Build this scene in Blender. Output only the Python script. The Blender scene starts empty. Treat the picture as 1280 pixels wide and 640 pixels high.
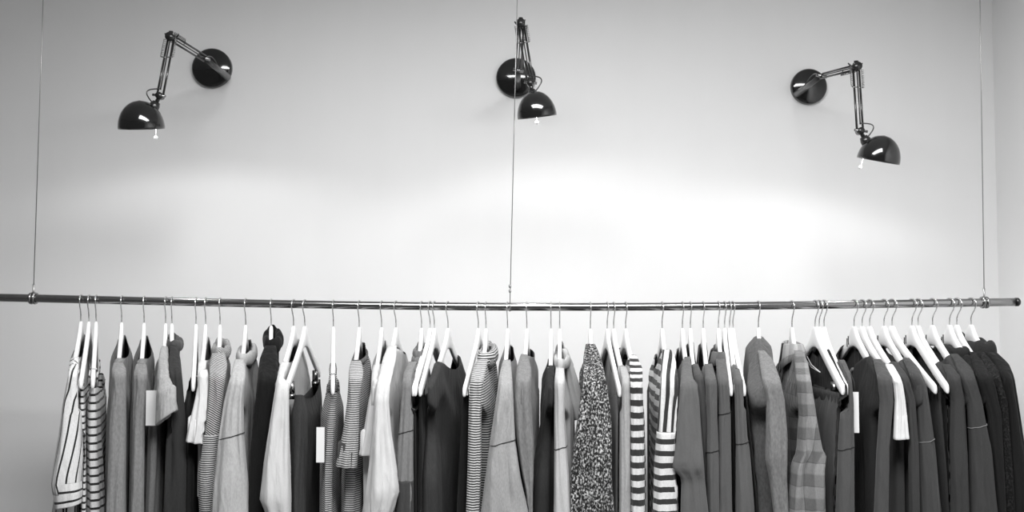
import bpy, math, random
import numpy as np
from mathutils import Vector, Matrix, noise
C = bpy.context.scene.collection
sc = bpy.context.scene
PI = math.pi
# ------------------------------------------------------------------ camera
FPX = 1133.0            # focal length in pixels of the 1280 px wide frame
CAMZ = 1.73
PITCH = math.atan(50.0 / FPX)
RY = 2.2                # distance to the rail
WY = 2.70               # distance to the wall
cd = bpy.data.cameras.new('camera'); cam = bpy.data.objects.new('camera', cd); C.objects.link(cam)
cd.lens = FPX / 1280 * 36; cd.sensor_width = 36
cam.location = (0, 0, CAMZ); cam.rotation_euler = (PI / 2 + PITCH, 0, 0)
sc.camera = cam
cp, sp = math.cos(PITCH), math.sin(PITCH)

def P(x, y, d):
    """the point of the room that stands d metres in front of the camera at photo position x, y"""
    a, b = (x - 640) / FPX, (320 - y) / FPX
    vy, vz = cp - b * sp, sp + b * cp
    s = d / vy
    return Vector((a * s, d, CAMZ + vz * s))

def proj(p):
    dx, dy, dz = p[0], p[1], p[2] - CAMZ
    f = dy * cp + dz * sp; u = -dy * sp + dz * cp
    return 640 + FPX * dx / f, 320 - FPX * u / f

# ------------------------------------------------------------------ materials
MATS = {}
def nt(name):
    m = bpy.data.materials.new(name); m.use_nodes = True
    n = m.node_tree; b = n.nodes['Principled BSDF']
    return m, n, b
def g3(v): return (v, v, v, 1)
def mat(name, g, rough=.5, metal=0, coat=0, spec=.5):
    if name in MATS: return MATS[name]
    m, n, b = nt(name)
    b.inputs['Base Color'].default_value = g3(g); b.inputs['Roughness'].default_value = rough
    b.inputs['Metallic'].default_value = metal; b.inputs['Coat Weight'].default_value = coat
    b.inputs['Specular IOR Level'].default_value = spec
    # a little unevenness in the finish
    no = n.nodes.new('ShaderNodeTexNoise'); no.inputs['Scale'].default_value = 60
    mr = n.nodes.new('ShaderNodeMapRange'); mr.inputs['To Min'].default_value = max(0, rough - .04); mr.inputs['To Max'].default_value = min(1, rough + .04)
    tc = n.nodes.new('ShaderNodeTexCoord')
    n.links.new(tc.outputs['Object'], no.inputs['Vector']); n.links.new(no.outputs['Fac'], mr.inputs['Value']); n.links.new(mr.outputs[0], b.inputs['Roughness'])
    MATS[name] = m
    return m
def math_(n, op, a, b=None):
    k = n.nodes.new('ShaderNodeMath'); k.operation = op
    for i, v in enumerate((a, b)):
        if v is None: continue
        if isinstance(v, (int, float)): k.inputs[i].default_value = v
        else: n.links.new(v, k.inputs[i])
    return k.outputs[0]
def fabric(kind, g, g2=.02, per=.015, duty=.35, var=.12, scale=500, off=0.):
    key = ('fab', kind, g, g2, per, duty, var, scale, off)
    if key in MATS: return MATS[key]
    m, n, b = nt('fabric_' + kind)
    b.inputs['Roughness'].default_value = .9; b.inputs['Specular IOR Level'].default_value = .15
    b.inputs['Sheen Weight'].default_value = .12 if g > .05 else .04
    uv = n.nodes.new('ShaderNodeUVMap'); uv.uv_map = 'UVMap'
    sx = n.nodes.new('ShaderNodeSeparateXYZ'); n.links.new(uv.outputs[0], sx.inputs[0])
    tc = n.nodes.new('ShaderNodeTexCoord')
    no = n.nodes.new('ShaderNodeTexNoise'); no.inputs['Scale'].default_value = scale; no.inputs['Detail'].default_value = 3
    mp = n.nodes.new('ShaderNodeMapping'); mp.inputs['Scale'].default_value = (1, 1, .45)
    n.links.new(tc.outputs['Object'], mp.inputs[0]); n.links.new(mp.outputs[0], no.inputs['Vector'])
    mr = n.nodes.new('ShaderNodeMapRange'); mr.inputs['From Min'].default_value = .25; mr.inputs['From Max'].default_value = .75
    mr.inputs['To Min'].default_value = 1 - var; mr.inputs['To Max'].default_value = 1 + var
    n.links.new(no.outputs['Fac'], mr.inputs['Value'])
    def stripe(s, p, d):
        f = math_(n, 'FRACT', math_(n, 'ADD', math_(n, 'DIVIDE', s, p), off + 100.))
        return math_(n, 'LESS_THAN', f, d)
    base = None
    if kind in ('plain', 'knit'): base = None
    elif kind == 'hstripe': base = stripe(sx.outputs['Y'], per, duty)
    elif kind == 'vstripe': base = stripe(sx.outputs['X'], per, duty)
    elif kind == 'diag': base = stripe(math_(n, 'ADD', sx.outputs['Y'], math_(n, 'MULTIPLY', sx.outputs['X'], .55)), per, duty)
    elif kind == 'plaid':
        a1 = stripe(sx.outputs['X'], per, duty); a2 = stripe(sx.outputs['Y'], per, duty)
        a3 = stripe(sx.outputs['X'], per * .5, .08); a4 = stripe(sx.outputs['Y'], per * .5, .08)
        s = math_(n, 'ADD', math_(n, 'MULTIPLY', a1, .42), math_(n, 'MULTIPLY', a2, .42))
        s = math_(n, 'ADD', s, math_(n, 'MULTIPLY', a3, .25)); base = math_(n, 'MINIMUM', math_(n, 'ADD', s, math_(n, 'MULTIPLY', a4, .2)), 1.)
    elif kind == 'boucle':
        vo = n.nodes.new('ShaderNodeTexNoise'); vo.inputs['Scale'].default_value = 250; vo.inputs['Detail'].default_value = 4
        mq = n.nodes.new('ShaderNodeMapping'); mq.inputs['Scale'].default_value = (1, 1, .7)
        n.links.new(tc.outputs['Object'], mq.inputs[0]); n.links.new(mq.outputs[0], vo.inputs['Vector'])
        r = n.nodes.new('ShaderNodeMapRange'); r.inputs['From Min'].default_value = .47; r.inputs['From Max'].default_value = .62
        n.links.new(vo.outputs['Fac'], r.inputs['Value']); base = r.outputs[0]
    mul = n.nodes.new('ShaderNodeMix'); mul.data_type = 'RGBA'; mul.blend_type = 'MULTIPLY'; mul.inputs[0].default_value = 1
    if base is None: mul.inputs[6].default_value = g3(g)
    else:
        mx = n.nodes.new('ShaderNodeMix'); mx.data_type = 'RGBA'; n.links.new(base, mx.inputs[0])
        mx.inputs[6].default_value = g3(g); mx.inputs[7].default_value = g3(g2); n.links.new(mx.outputs[2], mul.inputs[6])
    cb = n.nodes.new('ShaderNodeCombineXYZ')
    for i in range(3): n.links.new(mr.outputs[0], cb.inputs[i])
    n.links.new(cb.outputs[0], mul.inputs[7]); n.links.new(mul.outputs[2], b.inputs['Base Color'])
    fm = n.nodes.new('ShaderNodeMapping'); fm.inputs['Scale'].default_value = (1, 1, .16); n.links.new(tc.outputs['Object'], fm.inputs[0])
    fn = n.nodes.new('ShaderNodeTexNoise'); fn.inputs['Scale'].default_value = 48; fn.inputs['Detail'].default_value = 2; fn.inputs['Distortion'].default_value = .6
    n.links.new(fm.outputs[0], fn.inputs['Vector'])
    fb = n.nodes.new('ShaderNodeBump'); fb.inputs['Distance'].default_value = .011; fb.inputs['Strength'].default_value = .55; n.links.new(fn.outputs['Fac'], fb.inputs['Height'])
    bp = n.nodes.new('ShaderNodeBump'); n.links.new(fb.outputs[0], bp.inputs['Normal']); bp.inputs['Distance'].default_value = .0035 if kind == 'boucle' else .0008
    bp.inputs['Strength'].default_value = .9 if kind == 'boucle' else .35
    n.links.new((base if kind == 'boucle' else no.outputs['Fac']), bp.inputs['Height']); n.links.new(bp.outputs[0], b.inputs['Normal'])
    MATS[key] = m
    return m
def wall_mat(name, g):
    m, n, b = nt(name)
    b.inputs['Roughness'].default_value = .75; b.inputs['Specular IOR Level'].default_value = .2
    tc = n.nodes.new('ShaderNodeTexCoord'); mp = n.nodes.new('ShaderNodeMapping'); mp.inputs['Scale'].default_value = (1, 1, .25)
    no = n.nodes.new('ShaderNodeTexNoise'); no.inputs['Scale'].default_value = 7; no.inputs['Detail'].default_value = 4
    n.links.new(tc.outputs['Object'], mp.inputs[0]); n.links.new(mp.outputs[0], no.inputs['Vector'])
    cr = n.nodes.new('ShaderNodeMapRange'); cr.inputs['To Min'].default_value = g * .97; cr.inputs['To Max'].default_value = g * 1.03
    n.links.new(no.outputs['Fac'], cr.inputs['Value']); n.links.new(cr.outputs[0], b.inputs['Base Color'])
    n2 = n.nodes.new('ShaderNodeTexNoise'); n2.inputs['Scale'].default_value = 180
    n.links.new(tc.outputs['Object'], n2.inputs['Vector'])
    bp = n.nodes.new('ShaderNodeBump'); bp.inputs['Strength'].default_value = .06; bp.inputs['Distance'].default_value = .001
    n.links.new(n2.outputs['Fac'], bp.inputs['Height']); n.links.new(bp.outputs[0], b.inputs['Normal'])
    return m
M_BLACK = mat('gloss_black_enamel', .006, .12, 0, .6)
M_BLKMET = mat('black_steel', .012, .3, 0, .3)
M_STEEL = mat('brushed_steel', .32, .2, 1)
M_HOOK = mat('hook_steel', .62, .25, 1)
M_WIRE = mat('cable_steel', .35, .4, 1)
M_WHITE = mat('white_lacquer', .86, .38)
M_INNER = mat('white_enamel', .5, .4)
M_CARD = mat('tag_card', .72, .7)
M_STRING = mat('tag_string', .03, .8)
M_BTN = mat('button_shell', .3, .3)
def emis(name, s):
    m, n, b = nt(name); b.inputs['Emission Color'].default_value = g3(1); b.inputs['Emission Strength'].default_value = s; return m
M_BULB = emis('lit_bulb', 6)

# ------------------------------------------------------------------ mesh helpers
class MB:
    def __init__(s): s.v = []; s.f = []; s.uv = []
    def ringloft(s, rings, uvs, close=True, cap0=False, cap1=False):
        b = len(s.v); k = len(rings[0])
        for r in rings: s.v.extend(r)
        for i in range(len(rings) - 1):
            for j in range(k if close else k - 1):
                j2 = (j + 1) % k
                s.f.append((b + i * k + j, b + i * k + j2, b + (i + 1) * k + j2, b + (i + 1) * k + j))
                u0 = uvs[i][j]; u3 = uvs[i + 1][j]
                u1 = uvs[i][j + 1] if len(uvs[i]) > k or j2 else uvs[i][j]
                u2 = uvs[i + 1][j + 1] if len(uvs[i + 1]) > k or j2 else uvs[i + 1][j]
                s.uv.append((u0, u1, u2, u3))
        for cap, i in ((cap0, 0), (cap1, len(rings) - 1)):
            if cap:
                idx = [b + i * k + j for j in range(k)]
                u = [uvs[i][j] for j in range(k)]
                if i == 0: idx.reverse(); u.reverse()
                s.f.append(tuple(idx)); s.uv.append(tuple(u))
    def tube(s, pts, r, k=8, closed=False, rads=None):
        pts = [Vector(p) for p in pts]; n = len(pts); rings = []; uvs = []
        up = Vector((.123, .321, .9)); L = 0
        for i, p in enumerate(pts):
            a = pts[(i - 1) % n] if closed else pts[max(i - 1, 0)]
            c = pts[(i + 1) % n] if closed else pts[min(i + 1, n - 1)]
            t = (c - a).normalized()
            if i == 0:
                x = t.cross(up).normalized()
            else: x = (x - t * x.dot(t)).normalized()
            y = t.cross(x); rr = rads[i] if rads else r
            if i: L += (p - pts[i - 1]).length
            rings.append([p + x * (rr * math.cos(2 * PI * j / k)) + y * (rr * math.sin(2 * PI * j / k)) for j in range(k)])
            uvs.append([(j / k * 2 * PI * rr, L) for j in range(k + 1)])
        if closed:
            rings.append(rings[0]); uvs.append([(q[0], L) for q in uvs[0]])
            s.ringloft(rings, uvs)
        else: s.ringloft(rings, uvs, True, True, True)
        return s
    def lathe(s, prof, axis_m, k=32):
        rings = [[axis_m @ Vector((r * math.cos(2 * PI * j / k), r * math.sin(2 * PI * j / k), z)) for j in range(k)] for r, z in prof]
        uvs = [[(j / k, z) for j in range(k + 1)] for r, z in prof]
        s.ringloft(rings, uvs)
        return s
    def box(s, c, h, m=None, bev=0):
        m = m or Matrix.Identity(4); c = Vector(c)
        b = len(s.v)
        for dx in (-1, 1):
            for dy in (-1, 1):
                for dz in (-1, 1): s.v.append(m @ (c + Vector((dx * h[0], dy * h[1], dz * h[2]))))
        for f in ((0, 1, 3, 2), (4, 6, 7, 5), (0, 4, 5, 1), (2, 3, 7, 6), (0, 2, 6, 4), (1, 5, 7, 3)):
            s.f.append(tuple(b + i for i in f)); s.uv.append(((0, 0), (.02, 0), (.02, .02), (0, .02)))
        return s
    def build(s, name, m, parent=None, smooth=True, inv=None):
        me = bpy.data.meshes.new(name)
        vs = [inv @ v for v in s.v] if inv else s.v
        me.from_pydata([tuple(v) for v in vs], [], s.f)
        ul = me.uv_layers.new(name='UVMap')
        flat = [c for f in s.uv for q in f for c in q]
        ul.data.foreach_set('uv', flat)
        if smooth: me.polygons.foreach_set('use_smooth', [True] * len(me.polygons))
        me.update()
        o = bpy.data.objects.new(name, me); C.objects.link(o); me.materials.append(m)
        if parent: o.parent = parent
        return o
def tag(o, label=None, cat=None, group=None, kind=None):
    for k, v in (('label', label), ('category', cat), ('group', group), ('kind', kind)):
        if v: o[k] = v
    return o
def empty(name, loc, rz=0):
    o = bpy.data.objects.new(name, None); C.objects.link(o); o.location = loc; o.rotation_euler = (0, 0, rz); o.empty_display_size = .05
    return o
def frame(o): return (Matrix.Translation(o.location) @ Matrix.Rotation(o.rotation_euler.z, 4, 'Z')).inverted()
def lin(x, pts): return float(np.interp(x, [p[0] for p in pts], [p[1] for p in pts]))
def sstep(a, b, x):
    t = min(1, max(0, (x - a) / (b - a))); return t * t * (3 - 2 * t)

# ------------------------------------------------------------------ the room
XR = 1.449
def slab(name, lo, hi, m):
    c = [(a + b) / 2 for a, b in zip(lo, hi)]; h = [(b - a) / 2 for a, b in zip(lo, hi)]
    return tag(MB().box(c, h).build(name, m, None, False), kind='structure')
M_WALL = wall_mat('wall_paint', .80)
slab('wall_back', (-3.2, WY, 0), (XR, WY + .12, 2.85), M_WALL)
slab('wall_right', (XR, -.9, 0), (XR + .12, WY + .12, 2.85), M_WALL)
M_FLOOR = wall_mat('floor_concrete', .22)
slab('floor', (-3.2, -.9, -.1), (XR + .12, WY + .12, 0), M_FLOOR)
slab('ceiling', (-3.2, -.9, 2.85), (XR + .12, WY + .12, 2.95), M_WALL)
slab('baseboard_back', (-3.2, WY - .015, 0), (XR, WY, .09), M_WHITE)

# ------------------------------------------------------------------ the rail
RAIL_R = .0098
RAILPX = [(-140, 369.5), (0, 372.2), (150, 375.4), (320, 379.2), (480, 382), (640, 383.4), (780, 383.6), (900, 382.8), (1060, 380.5), (1180, 378.8), (1271, 377.6)]
rx = np.array([P(x, y, RY).x for x, y in RAILPX]); rz = np.array([P(x, y, RY).z for x, y in RAILPX])
rfit = np.polyfit(rx, rz, 4)
def rail_z(x): return float(np.polyval(rfit, x))
x0, x1 = rx[0], rx[-1]
rail = empty('clothes_rail', ((x0 + x1) / 2, RY, rail_z(0)))
tag(rail, 'long round steel tube hung on thin cables in front of the white wall', 'rail')
iv = frame(rail)
pts = [(x, RY, rail_z(x)) for x in np.linspace(x0, x1, 60)]
MB().tube(pts, RAIL_R, 20).build('tube', M_STEEL, rail, True, iv)
for x, s in ((x1, 1),):
    MB().tube([(x - .004, RY, rail_z(x)), (x + .003, RY, rail_z(x)), (x + .006, RY, rail_z(x))], RAIL_R, 20, rads=[RAIL_R + .0006, RAIL_R + .0006, RAIL_R - .002]).build('end_cap', M_BLKMET, rail, True, iv)
# the cables that carry it
CABLES = [(41.5, 54, 'thin steel cable clamped to the rail beside its left end', True),
          (637.5, 646.5, 'thin steel cable passing in front of the middle lamp', False),
          (1230.5, 1225, 'thin steel cable clamped to the rail near its capped end', True)]
for xb, xt, lab, ring in CABLES:
    pb = P(xb, 380, RY); pb.z = rail_z(pb.x)
    pt = P(xt, 0, RY)
    top = pb + (pt - pb) * ((2.85 - pb.z) / (pt.z - pb.z))
    c = tag(empty('suspension_cable', pb), lab, 'cable', 'cables that carry the rail')
    iv = frame(c)
    MB().tube([pb + Vector((0, 0, .012)), top], .0011, 6).build('wire', M_WIRE, c, True, iv)
    MB().lathe([(.012, 0), (.012, -.012), (.004, -.02), (.0, -.02)], Matrix.Translation(top), 16).build('ceiling_fixing', M_STEEL, c, True, iv)
    if ring:
        m = Matrix.Translation(pb) @ Matrix.Rotation(PI / 2, 4, 'Y')
        for dx in (-.0042, .0042):
            MB().lathe([(RAIL_R + .0002, -.003 + dx), (RAIL_R + .0042, -.003 + dx), (RAIL_R + .005, dx), (RAIL_R + .0042, .003 + dx), (RAIL_R + .0002, .003 + dx), (RAIL_R + .0002, -.003 + dx)], m, 24).build('clamp_ring', M_STEEL, c, True, iv)
        MB().tube([pb + Vector((0, 0, .010)), pb + Vector((0, 0, .018)), pb + Vector((.0, 0, .034))], .003, 8, rads=[.0035, .0022, .0026]).build('ferrule', M_WIRE, c, True, iv)
    else:
        m = Matrix.Translation(pb) @ Matrix.Rotation(PI / 2, 4, 'Y')
        MB().lathe([(RAIL_R + .0002, -.002), (RAIL_R + .0018, -.002), (RAIL_R + .0018, .002), (RAIL_R + .0002, .002), (RAIL_R + .0002, -.002)], m, 20).build('clamp_ring', M_STEEL, c, True, iv)
        for y in (358, 364):
            q = P(xb, y, RY)
            MB().tube([q + Vector((-.001, 0, .004)), q, q - Vector((0, 0, .004))], .003, 8, rads=[.0022, .0036, .0022]).build('ferrule', M_WIRE, c, True, iv)

# ------------------------------------------------------------------ hangers
ARM = .212
UP = [(0, 0), (.008, 0), (.013, -.003), (.020, -.013), (.035, -.027), (.06, -.0435), (.10, -.0655), (.14, -.087), (.18, -.1075), (.2, -.117), (.209, -.1217), (.212, -.1247)]
LO = [(0, -.050), (.02, -.0515), (.035, -.056), (.06, -.069), (.10, -.0905), (.14, -.1115), (.18, -.131), (.2, -.1395), (.209, -.1430), (.212, -.1405)]
NECK = -.0525           # top of the wooden body below the rail's centre
def up(u): return lin(abs(u), UP) + NECK
def lo(u): return lin(abs(u), LO) + NECK
def hanger_meshes():
    us = np.concatenate([np.linspace(0, .02, 6), np.linspace(.026, .2, 18), np.array([.2035, .207, .2095, .2115])])
    us = np.concatenate([-us[:0:-1], us])
    b = MB(); rings = []; uvs = []
    for u in us:
        a, c = up(u), lo(u); h = (a - c) / 2; m = (a + c) / 2
        t = .0050 if abs(u) < .2 else .0050 * (1 - .5 * ((abs(u) - .2) / .012) ** 2)
        ring = []
        for j in range(14):
            an = 2 * PI * j / 14; ca, sa = math.cos(an), math.sin(an)
            ring.append(Vector((t * math.copysign(abs(ca) ** .6, ca), -u, m + h * math.copysign(abs(sa) ** .75, sa))))
        rings.append(ring); uvs.append([(j / 14 * .05, u) for j in range(15)])
    b.ringloft(rings, uvs, True, True, True)
    hk = MB(); pts = []
    RF, RT = .0185, .0140; cz = -.0025
    for d in range(205, -36, -15):
        a = math.radians(d); rr = RF if d < 90 else .0150
        pts.append((0, -rr * math.cos(a), cz + RT * math.sin(a)))
    pts += [(0, -.0125, -.0165), (0, -.0075, -.023), (0, -.003, -.030), (0, -.0005, -.037), (0, 0, NECK - .008)]
    hk.tube(pts, .00155, 8)
    return b, hk
hb, hh = hanger_meshes()
hb_o = hb.build('shoulder_bar', M_WHITE); hh_o = hh.build('hook', M_HOOK)
HB, HH = hb_o.data, hh_o.data
C.objects.unlink(hb_o); C.objects.unlink(hh_o); bpy.data.objects.remove(hb_o); bpy.data.objects.remove(hh_o)
def clip_mesh():
    m = MB(); m.box((0, 0, -.012), (.007, .006, .016)); m.box((0, 0, -.03), (.008, .009, .006))
    m.tube([(0, 0, .004), (0, .002, .012), (0, 0, .02)], .0012, 6); return m

# ------------------------------------------------------------------ garments: one row each, in rail order
# nx, ex: where the hanger's neck and its near tip stand in the photo; front: (y, left, right) of the near sleeve or edge
S = []
def G(nx, ex, name, cat, label, typ, m, front, **k):
    S.append(dict(nx=nx, ex=ex, name=name, cat=cat, label=label, typ=typ, m=m, front=front, **k))
pl = lambda g, var=.1, **k: fabric('plain', g, var=var, **k)
BLK = pl(.010); CHAR = pl(.024, .15); DARK = pl(.04, .12)
thin = fabric('hstripe', .62, .02, .0178, .30)
thin2 = fabric('hstripe', .62, .02, .0145, .32)
G(101, 88, 'striped_shirt', 'shirt', 'loose white shirt with thin dark lengthwise stripes and a rolled cuff', 'sleeve', fabric('vstripe', .62, .02, .0195, .2),
  [(455, 90, 97), (466, 87, 98), (500, 80, 100), (540, 75, 101), (580, 69, 101), (604, 66, 100), (616, 68, 100)], end='open', cuff=([(602, 68, 100), (616, 69, 101), (632, 71, 100)], fabric('hstripe', .62, .02, .0215, .24)), bfront=[(500, 92, 104), (640, 72, 106)], us=.215, fold=.07)
G(111, 101, 'striped_camisole', 'top', 'white top with narrow black stripes hanging second on the rail beside the rolled-cuff shirt', 'cami', thin2, [(486, 100, 110), (520, 101, 110), (560, 102, 111), (640, 105, 112)])
G(120, 116, 'ruched_top', 'top', 'white top with black horizontal stripes and ruched top edge, third on the rail', 'cami', thin, [(486, 111, 127), (520, 111, 128), (560, 111, 129), (640, 113, 133)], ruche=1)
G(152, 146, 'cardigan', 'cardigan', 'grey long-sleeved cardigan next after the three striped tops', 'sleeve', pl(.20, .18, scale=300), [(453, 142, 154), (462, 140, 157), (480, 142, 157), (500, 140, 157), (540, 138, 157), (600, 136, 156), (640, 134, 156)], sm=.23)
G(180, 175, 'sweater', 'sweater', 'mid-grey sweater with a white price tag hanging at its shoulder', 'sleeve', pl(.19, .18, scale=300), [(455, 170, 183), (463, 168, 184), (500, 168, 182), (540, 167, 180), (640, 164, 179)], tag_at=(189, 488, 532, 13, .12))
G(207, 203, 't_shirt', 'shirt', 'pale grey short-sleeved shirt hanging directly against a dark hooded jacket', 'sleeve', pl(.30, .15, scale=300), [(433, 202, 209), (450, 199, 210), (475, 197, 213), (500, 196, 218), (522, 195, 221)], end='open', tilt=.7, us=.236, bm=pl(.17, .15), bfront=[(480, 192, 212), (540, 189, 206), (640, 186, 206)])
G(214.7, 216, 'hooded_jacket', 'jacket', 'charcoal jacket with a thick hood roll between the pale grey shirt and a white sleeve', 'sleeve', pl(.028), [(432, 213, 222), (450, 211, 225), (480, 212, 228), (520, 211, 231), (560, 209, 232), (640, 206, 232)], roll=(.0105, .014, pl(.055)), us=.2)
G(245, 241.5, 'camisole', 'top', 'black camisole at the bare hanger tip between the charcoal jacket and the white sleeve', 'cami', BLK, [(483, 237, 247), (520, 236, 249), (640, 233, 248)])
G(257, 250.5, 't_shirt', 'shirt', 'white short-sleeved shirt with ragged hem beside a fine-striped hooded top', 'sleeve', pl(.64, .05), [(462, 251, 259), (480, 248, 261), (500, 244, 262), (530, 237, 260), (552, 233, 256)], end='open', tilt=-.15, bfront=[(500, 248, 262), (560, 246, 258), (575, 249, 256), (583, 250, 255)], blen=.33)
fine = fabric('diag', .5, .012, .0047, .5)
G(275, 272, 'hooded_sweater', 'sweater', 'black and white herringbone-striped hooded top beside the pale grey sweatshirt', 'sleeve', fine, [(441, 264, 282), (455, 262, 284), (480, 262, 281), (510, 260, 278), (546, 256, 275)], cuff=([(543, 256, 275), (575, 250, 273), (600, 248, 272), (640, 250, 270), (760, 250, 270)], fabric('hstripe', .5, .012, .0047, .5)), roll=(.011, .015, fine))
G(307, 299, 'sweatshirt', 'sweater', 'pale grey sweatshirt with cowl neck beside the black hoodie', 'sleeve', pl(.36, .12, scale=350), [(449, 293, 305), (465, 290, 307), (480, 286, 306), (500, 281, 304), (545, 275, 305), (600, 270, 309), (640, 268, 311)], seam=[545], roll=(.0115, .016, None), us=.22, drape=([(440, 309, 318), (460, 309, 323), (490, 310, 326), (520, 312, 325), (541, 314, 323)], .0))
G(339, 336, 'hoodie', 'hoodie', 'black hoodie with thick raised hood', 'sleeve', pl(.007), [(432, 330, 346), (450, 325, 347), (480, 322, 346), (520, 318, 338), (560, 314, 335), (640, 311, 334)], roll=(.013, .015, None), lift=.016)
G(367, 346, 'shirt', 'shirt', 'plain white long-sleeved shirt beside the dark clipped skirt', 'sleeve', pl(.5, .04), [(452, 351, 361), (470, 347, 362), (500, 342, 361), (540, 336, 361), (580, 330, 362), (622, 326, 363), (640, 333, 363), (664, 341, 363)], us=.225)
G(381, 357, 'skirt', 'skirt', 'dark pleated skirt held by clips on an open triangular hanger', 'skirt', pl(.036, .2), [(486, 362, 383), (520, 360, 384), (560, 360, 385), (640, 360, 384)], tag_at=(400.5, 534, 578, 10, .1), folds=.009)
fs = fabric('hstripe', .45, .02, .0046, .5)
G(416.7, 416, 'striped_camisole', 'top', 'fine grey striped strappy top on the only hanger seen exactly edge-on', 'cami', fs, [(488, 410, 426), (500, 407, 428), (530, 407, 425), (580, 405, 421), (640, 404, 420)], ruche=1)
fs2 = fabric('hstripe', .5, .04, .0048, .5)
G(449, 440, 't_shirt', 'shirt', 'fine grey striped short-sleeved shirt with dark neckband beside the white shirts', 'sleeve', fs2, [(451, 438, 452), (465, 436, 454), (500, 434, 449), (540, 429, 448), (583, 420, 446)], end='open', tilt=-.1, bfront=[(500, 436, 456), (560, 428, 455), (640, 426, 454)], roll=(.0045, .014, pl(.08)))
G(477, 467, 't_shirt', 'shirt', 'white short-sleeved shirt just left of the largest white shirt', 'sleeve', pl(.55, .04), [(474, 467, 474), (500, 461, 474), (540, 455, 473), (568, 449, 468)], end='open', bfront=[(490, 466, 476), (570, 452, 464), (640, 453, 466)], us=.2)
G(495, 475, 'shirt', 'shirt', 'largest white shirt with a wide flat sleeve, in front of the dark tank top', 'sleeve', pl(.5, .04), [(432, 484, 497), (450, 478, 495), (480, 471, 488), (500, 468, 486), (540, 465, 489), (580, 461, 495), (612, 457, 500), (640, 453, 491), (665, 453, 480)], us=.232)
G(527, 519, 'color_block_top', 'sweater', 'grey top with stacked collar rolls and darker lower sleeve', 'sleeve', pl(.17, .14, scale=300), [(452, 510, 522), (465, 505, 520), (480, 503, 519), (520, 500, 517), (560, 497, 517), (602, 496, 517)], seam=[541], cuff=([(600, 497, 517), (640, 493, 517), (760, 490, 516)], pl(.045)), roll=(.009, .012, pl(.13)), roll2=1, voff=-.007)
G(537.7, 516, 'camisole', 'top', 'black camisole on the first of two bare hangers beside the dark tank top', 'cami', BLK, [(488, 513, 521), (640, 516, 523)])
G(543, 525, 'camisole', 'top', 'black camisole on the second of two bare hangers, touching the dark tank top', 'cami', BLK, [(490, 521, 529), (560, 522, 531), (640, 521, 530)])
G(560, 537, 'tank_top', 'top', 'charcoal sleeveless tank top showing its wide scooped neckline', 'tank', pl(.032, .12), [(462, 535, 545), (500, 531, 547), (560, 526, 550), (640, 522, 552)], scoop=(.075, .03), nw=.115, folds=.006)
G(598, 580, 'camisole', 'top', 'black camisole on a bare hanger between the tank top and the hooded stripe sweater', 'cami', BLK, [(490, 575, 585), (560, 572, 585), (640, 568, 584)])
fd = fabric('hstripe', .55, .012, .0056, .5)
G(607.5, 601, 'striped_sweater', 'sweater', 'black and white narrow-striped sweater with draped cowl, just left of the middle cable', 'sleeve', fd, [(449, 596, 611), (460, 591, 608), (480, 587, 604), (520, 586, 602), (580, 585, 602), (640, 583, 600)], roll=(.013, .016, fd))
G(634.4, 629.5, 'sweatshirt', 'sweater', 'grey sweatshirt with broad flared sleeve below the middle cable', 'sleeve', pl(.27, .14, scale=350), [(450, 628, 639), (470, 624, 640), (500, 620, 642), (553, 612, 644), (600, 606, 651), (640, 601, 660)], seam=[553], us=.222)
G(658.5, 653, 't_shirt', 'shirt', 'marled grey shirt hanging between the flared sweatshirt and a dark dress', 'sleeve', pl(.17, .22, scale=260), [(443, 650, 660), (460, 646, 664), (500, 642, 664), (550, 646, 667), (590, 652, 667), (616, 658, 666)], bfront=[(460, 650, 672), (560, 648, 670), (640, 655, 668)], us=.2)
G(688.7, 688, 'dress', 'dress', 'very dark narrow-shouldered dress beside a pale cowl-neck sweater', 'tank', pl(.024, .1), [(458, 685, 691), (480, 683, 692), (500, 680, 693), (560, 671, 693), (640, 661, 693)], nw=.13, scoop=(.05, .02))
G(699.6, 699.6, 'cowl_sweater', 'sweater', 'pale cowl-neck sweater between the dark dress and the tweed knit', 'sleeve', pl(.42, .06), [(460, 694, 706), (480, 693, 706), (520, 693, 706), (560, 693, 709), (640, 692, 714)], seam=[562], roll=(.010, .014, None), vr=.034, drape=([(436, 702, 709), (455, 704, 716), (480, 707, 724), (505, 712, 731), (522, 717, 735)], .03))
bo = fabric('boucle', .018, .55)
G(738, 743, 'knit_sweater', 'sweater', 'chunky black and white tweed knit sweater', 'sleeve', bo, [(430, 731, 745), (450, 729, 752), (480, 728, 758), (520, 722, 763), (560, 716, 765), (600, 714, 766), (640, 713, 768)], us=.2, fold=.2)
G(759, 775, 'camisole', 'top', 'grey strappy top at the bare hanger tip right after the tweed knit', 'cami', pl(.13), [(494, 767, 775), (560, 767, 774), (640, 767, 773)])
G(767, 784, 'sweater', 'sweater', 'light grey sweater with straight narrow sleeve beside the bold striped shirts', 'sleeve', pl(.31, .14, scale=350), [(458, 774, 783), (470, 775, 787), (520, 775, 788), (640, 774, 788)])
bold = fabric('hstripe', .6, .03, .0268, .5)
G(782, 799, 'striped_shirt', 'shirt', 'bold black and white striped shirt with an even horizontally banded sleeve', 'sleeve', bold, [(444, 786, 796), (460, 787, 803), (500, 788, 804), (560, 788, 805), (640, 789, 806)])
G(827.6, 839, 'striped_dress', 'dress', 'bold striped dress with lengthwise stripes on its upper sleeve and bands below', 'sleeve', fabric('vstripe', .6, .03, .021, .45), [(437, 827, 840), (450, 827, 845), (480, 825, 847), (541, 821, 846)], cuff=([(539, 821, 846), (580, 818, 846), (640, 816, 847), (760, 812, 847)], fabric('hstripe', .6, .03, .0255, .45)), bm=bold, fold=.2)
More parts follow.
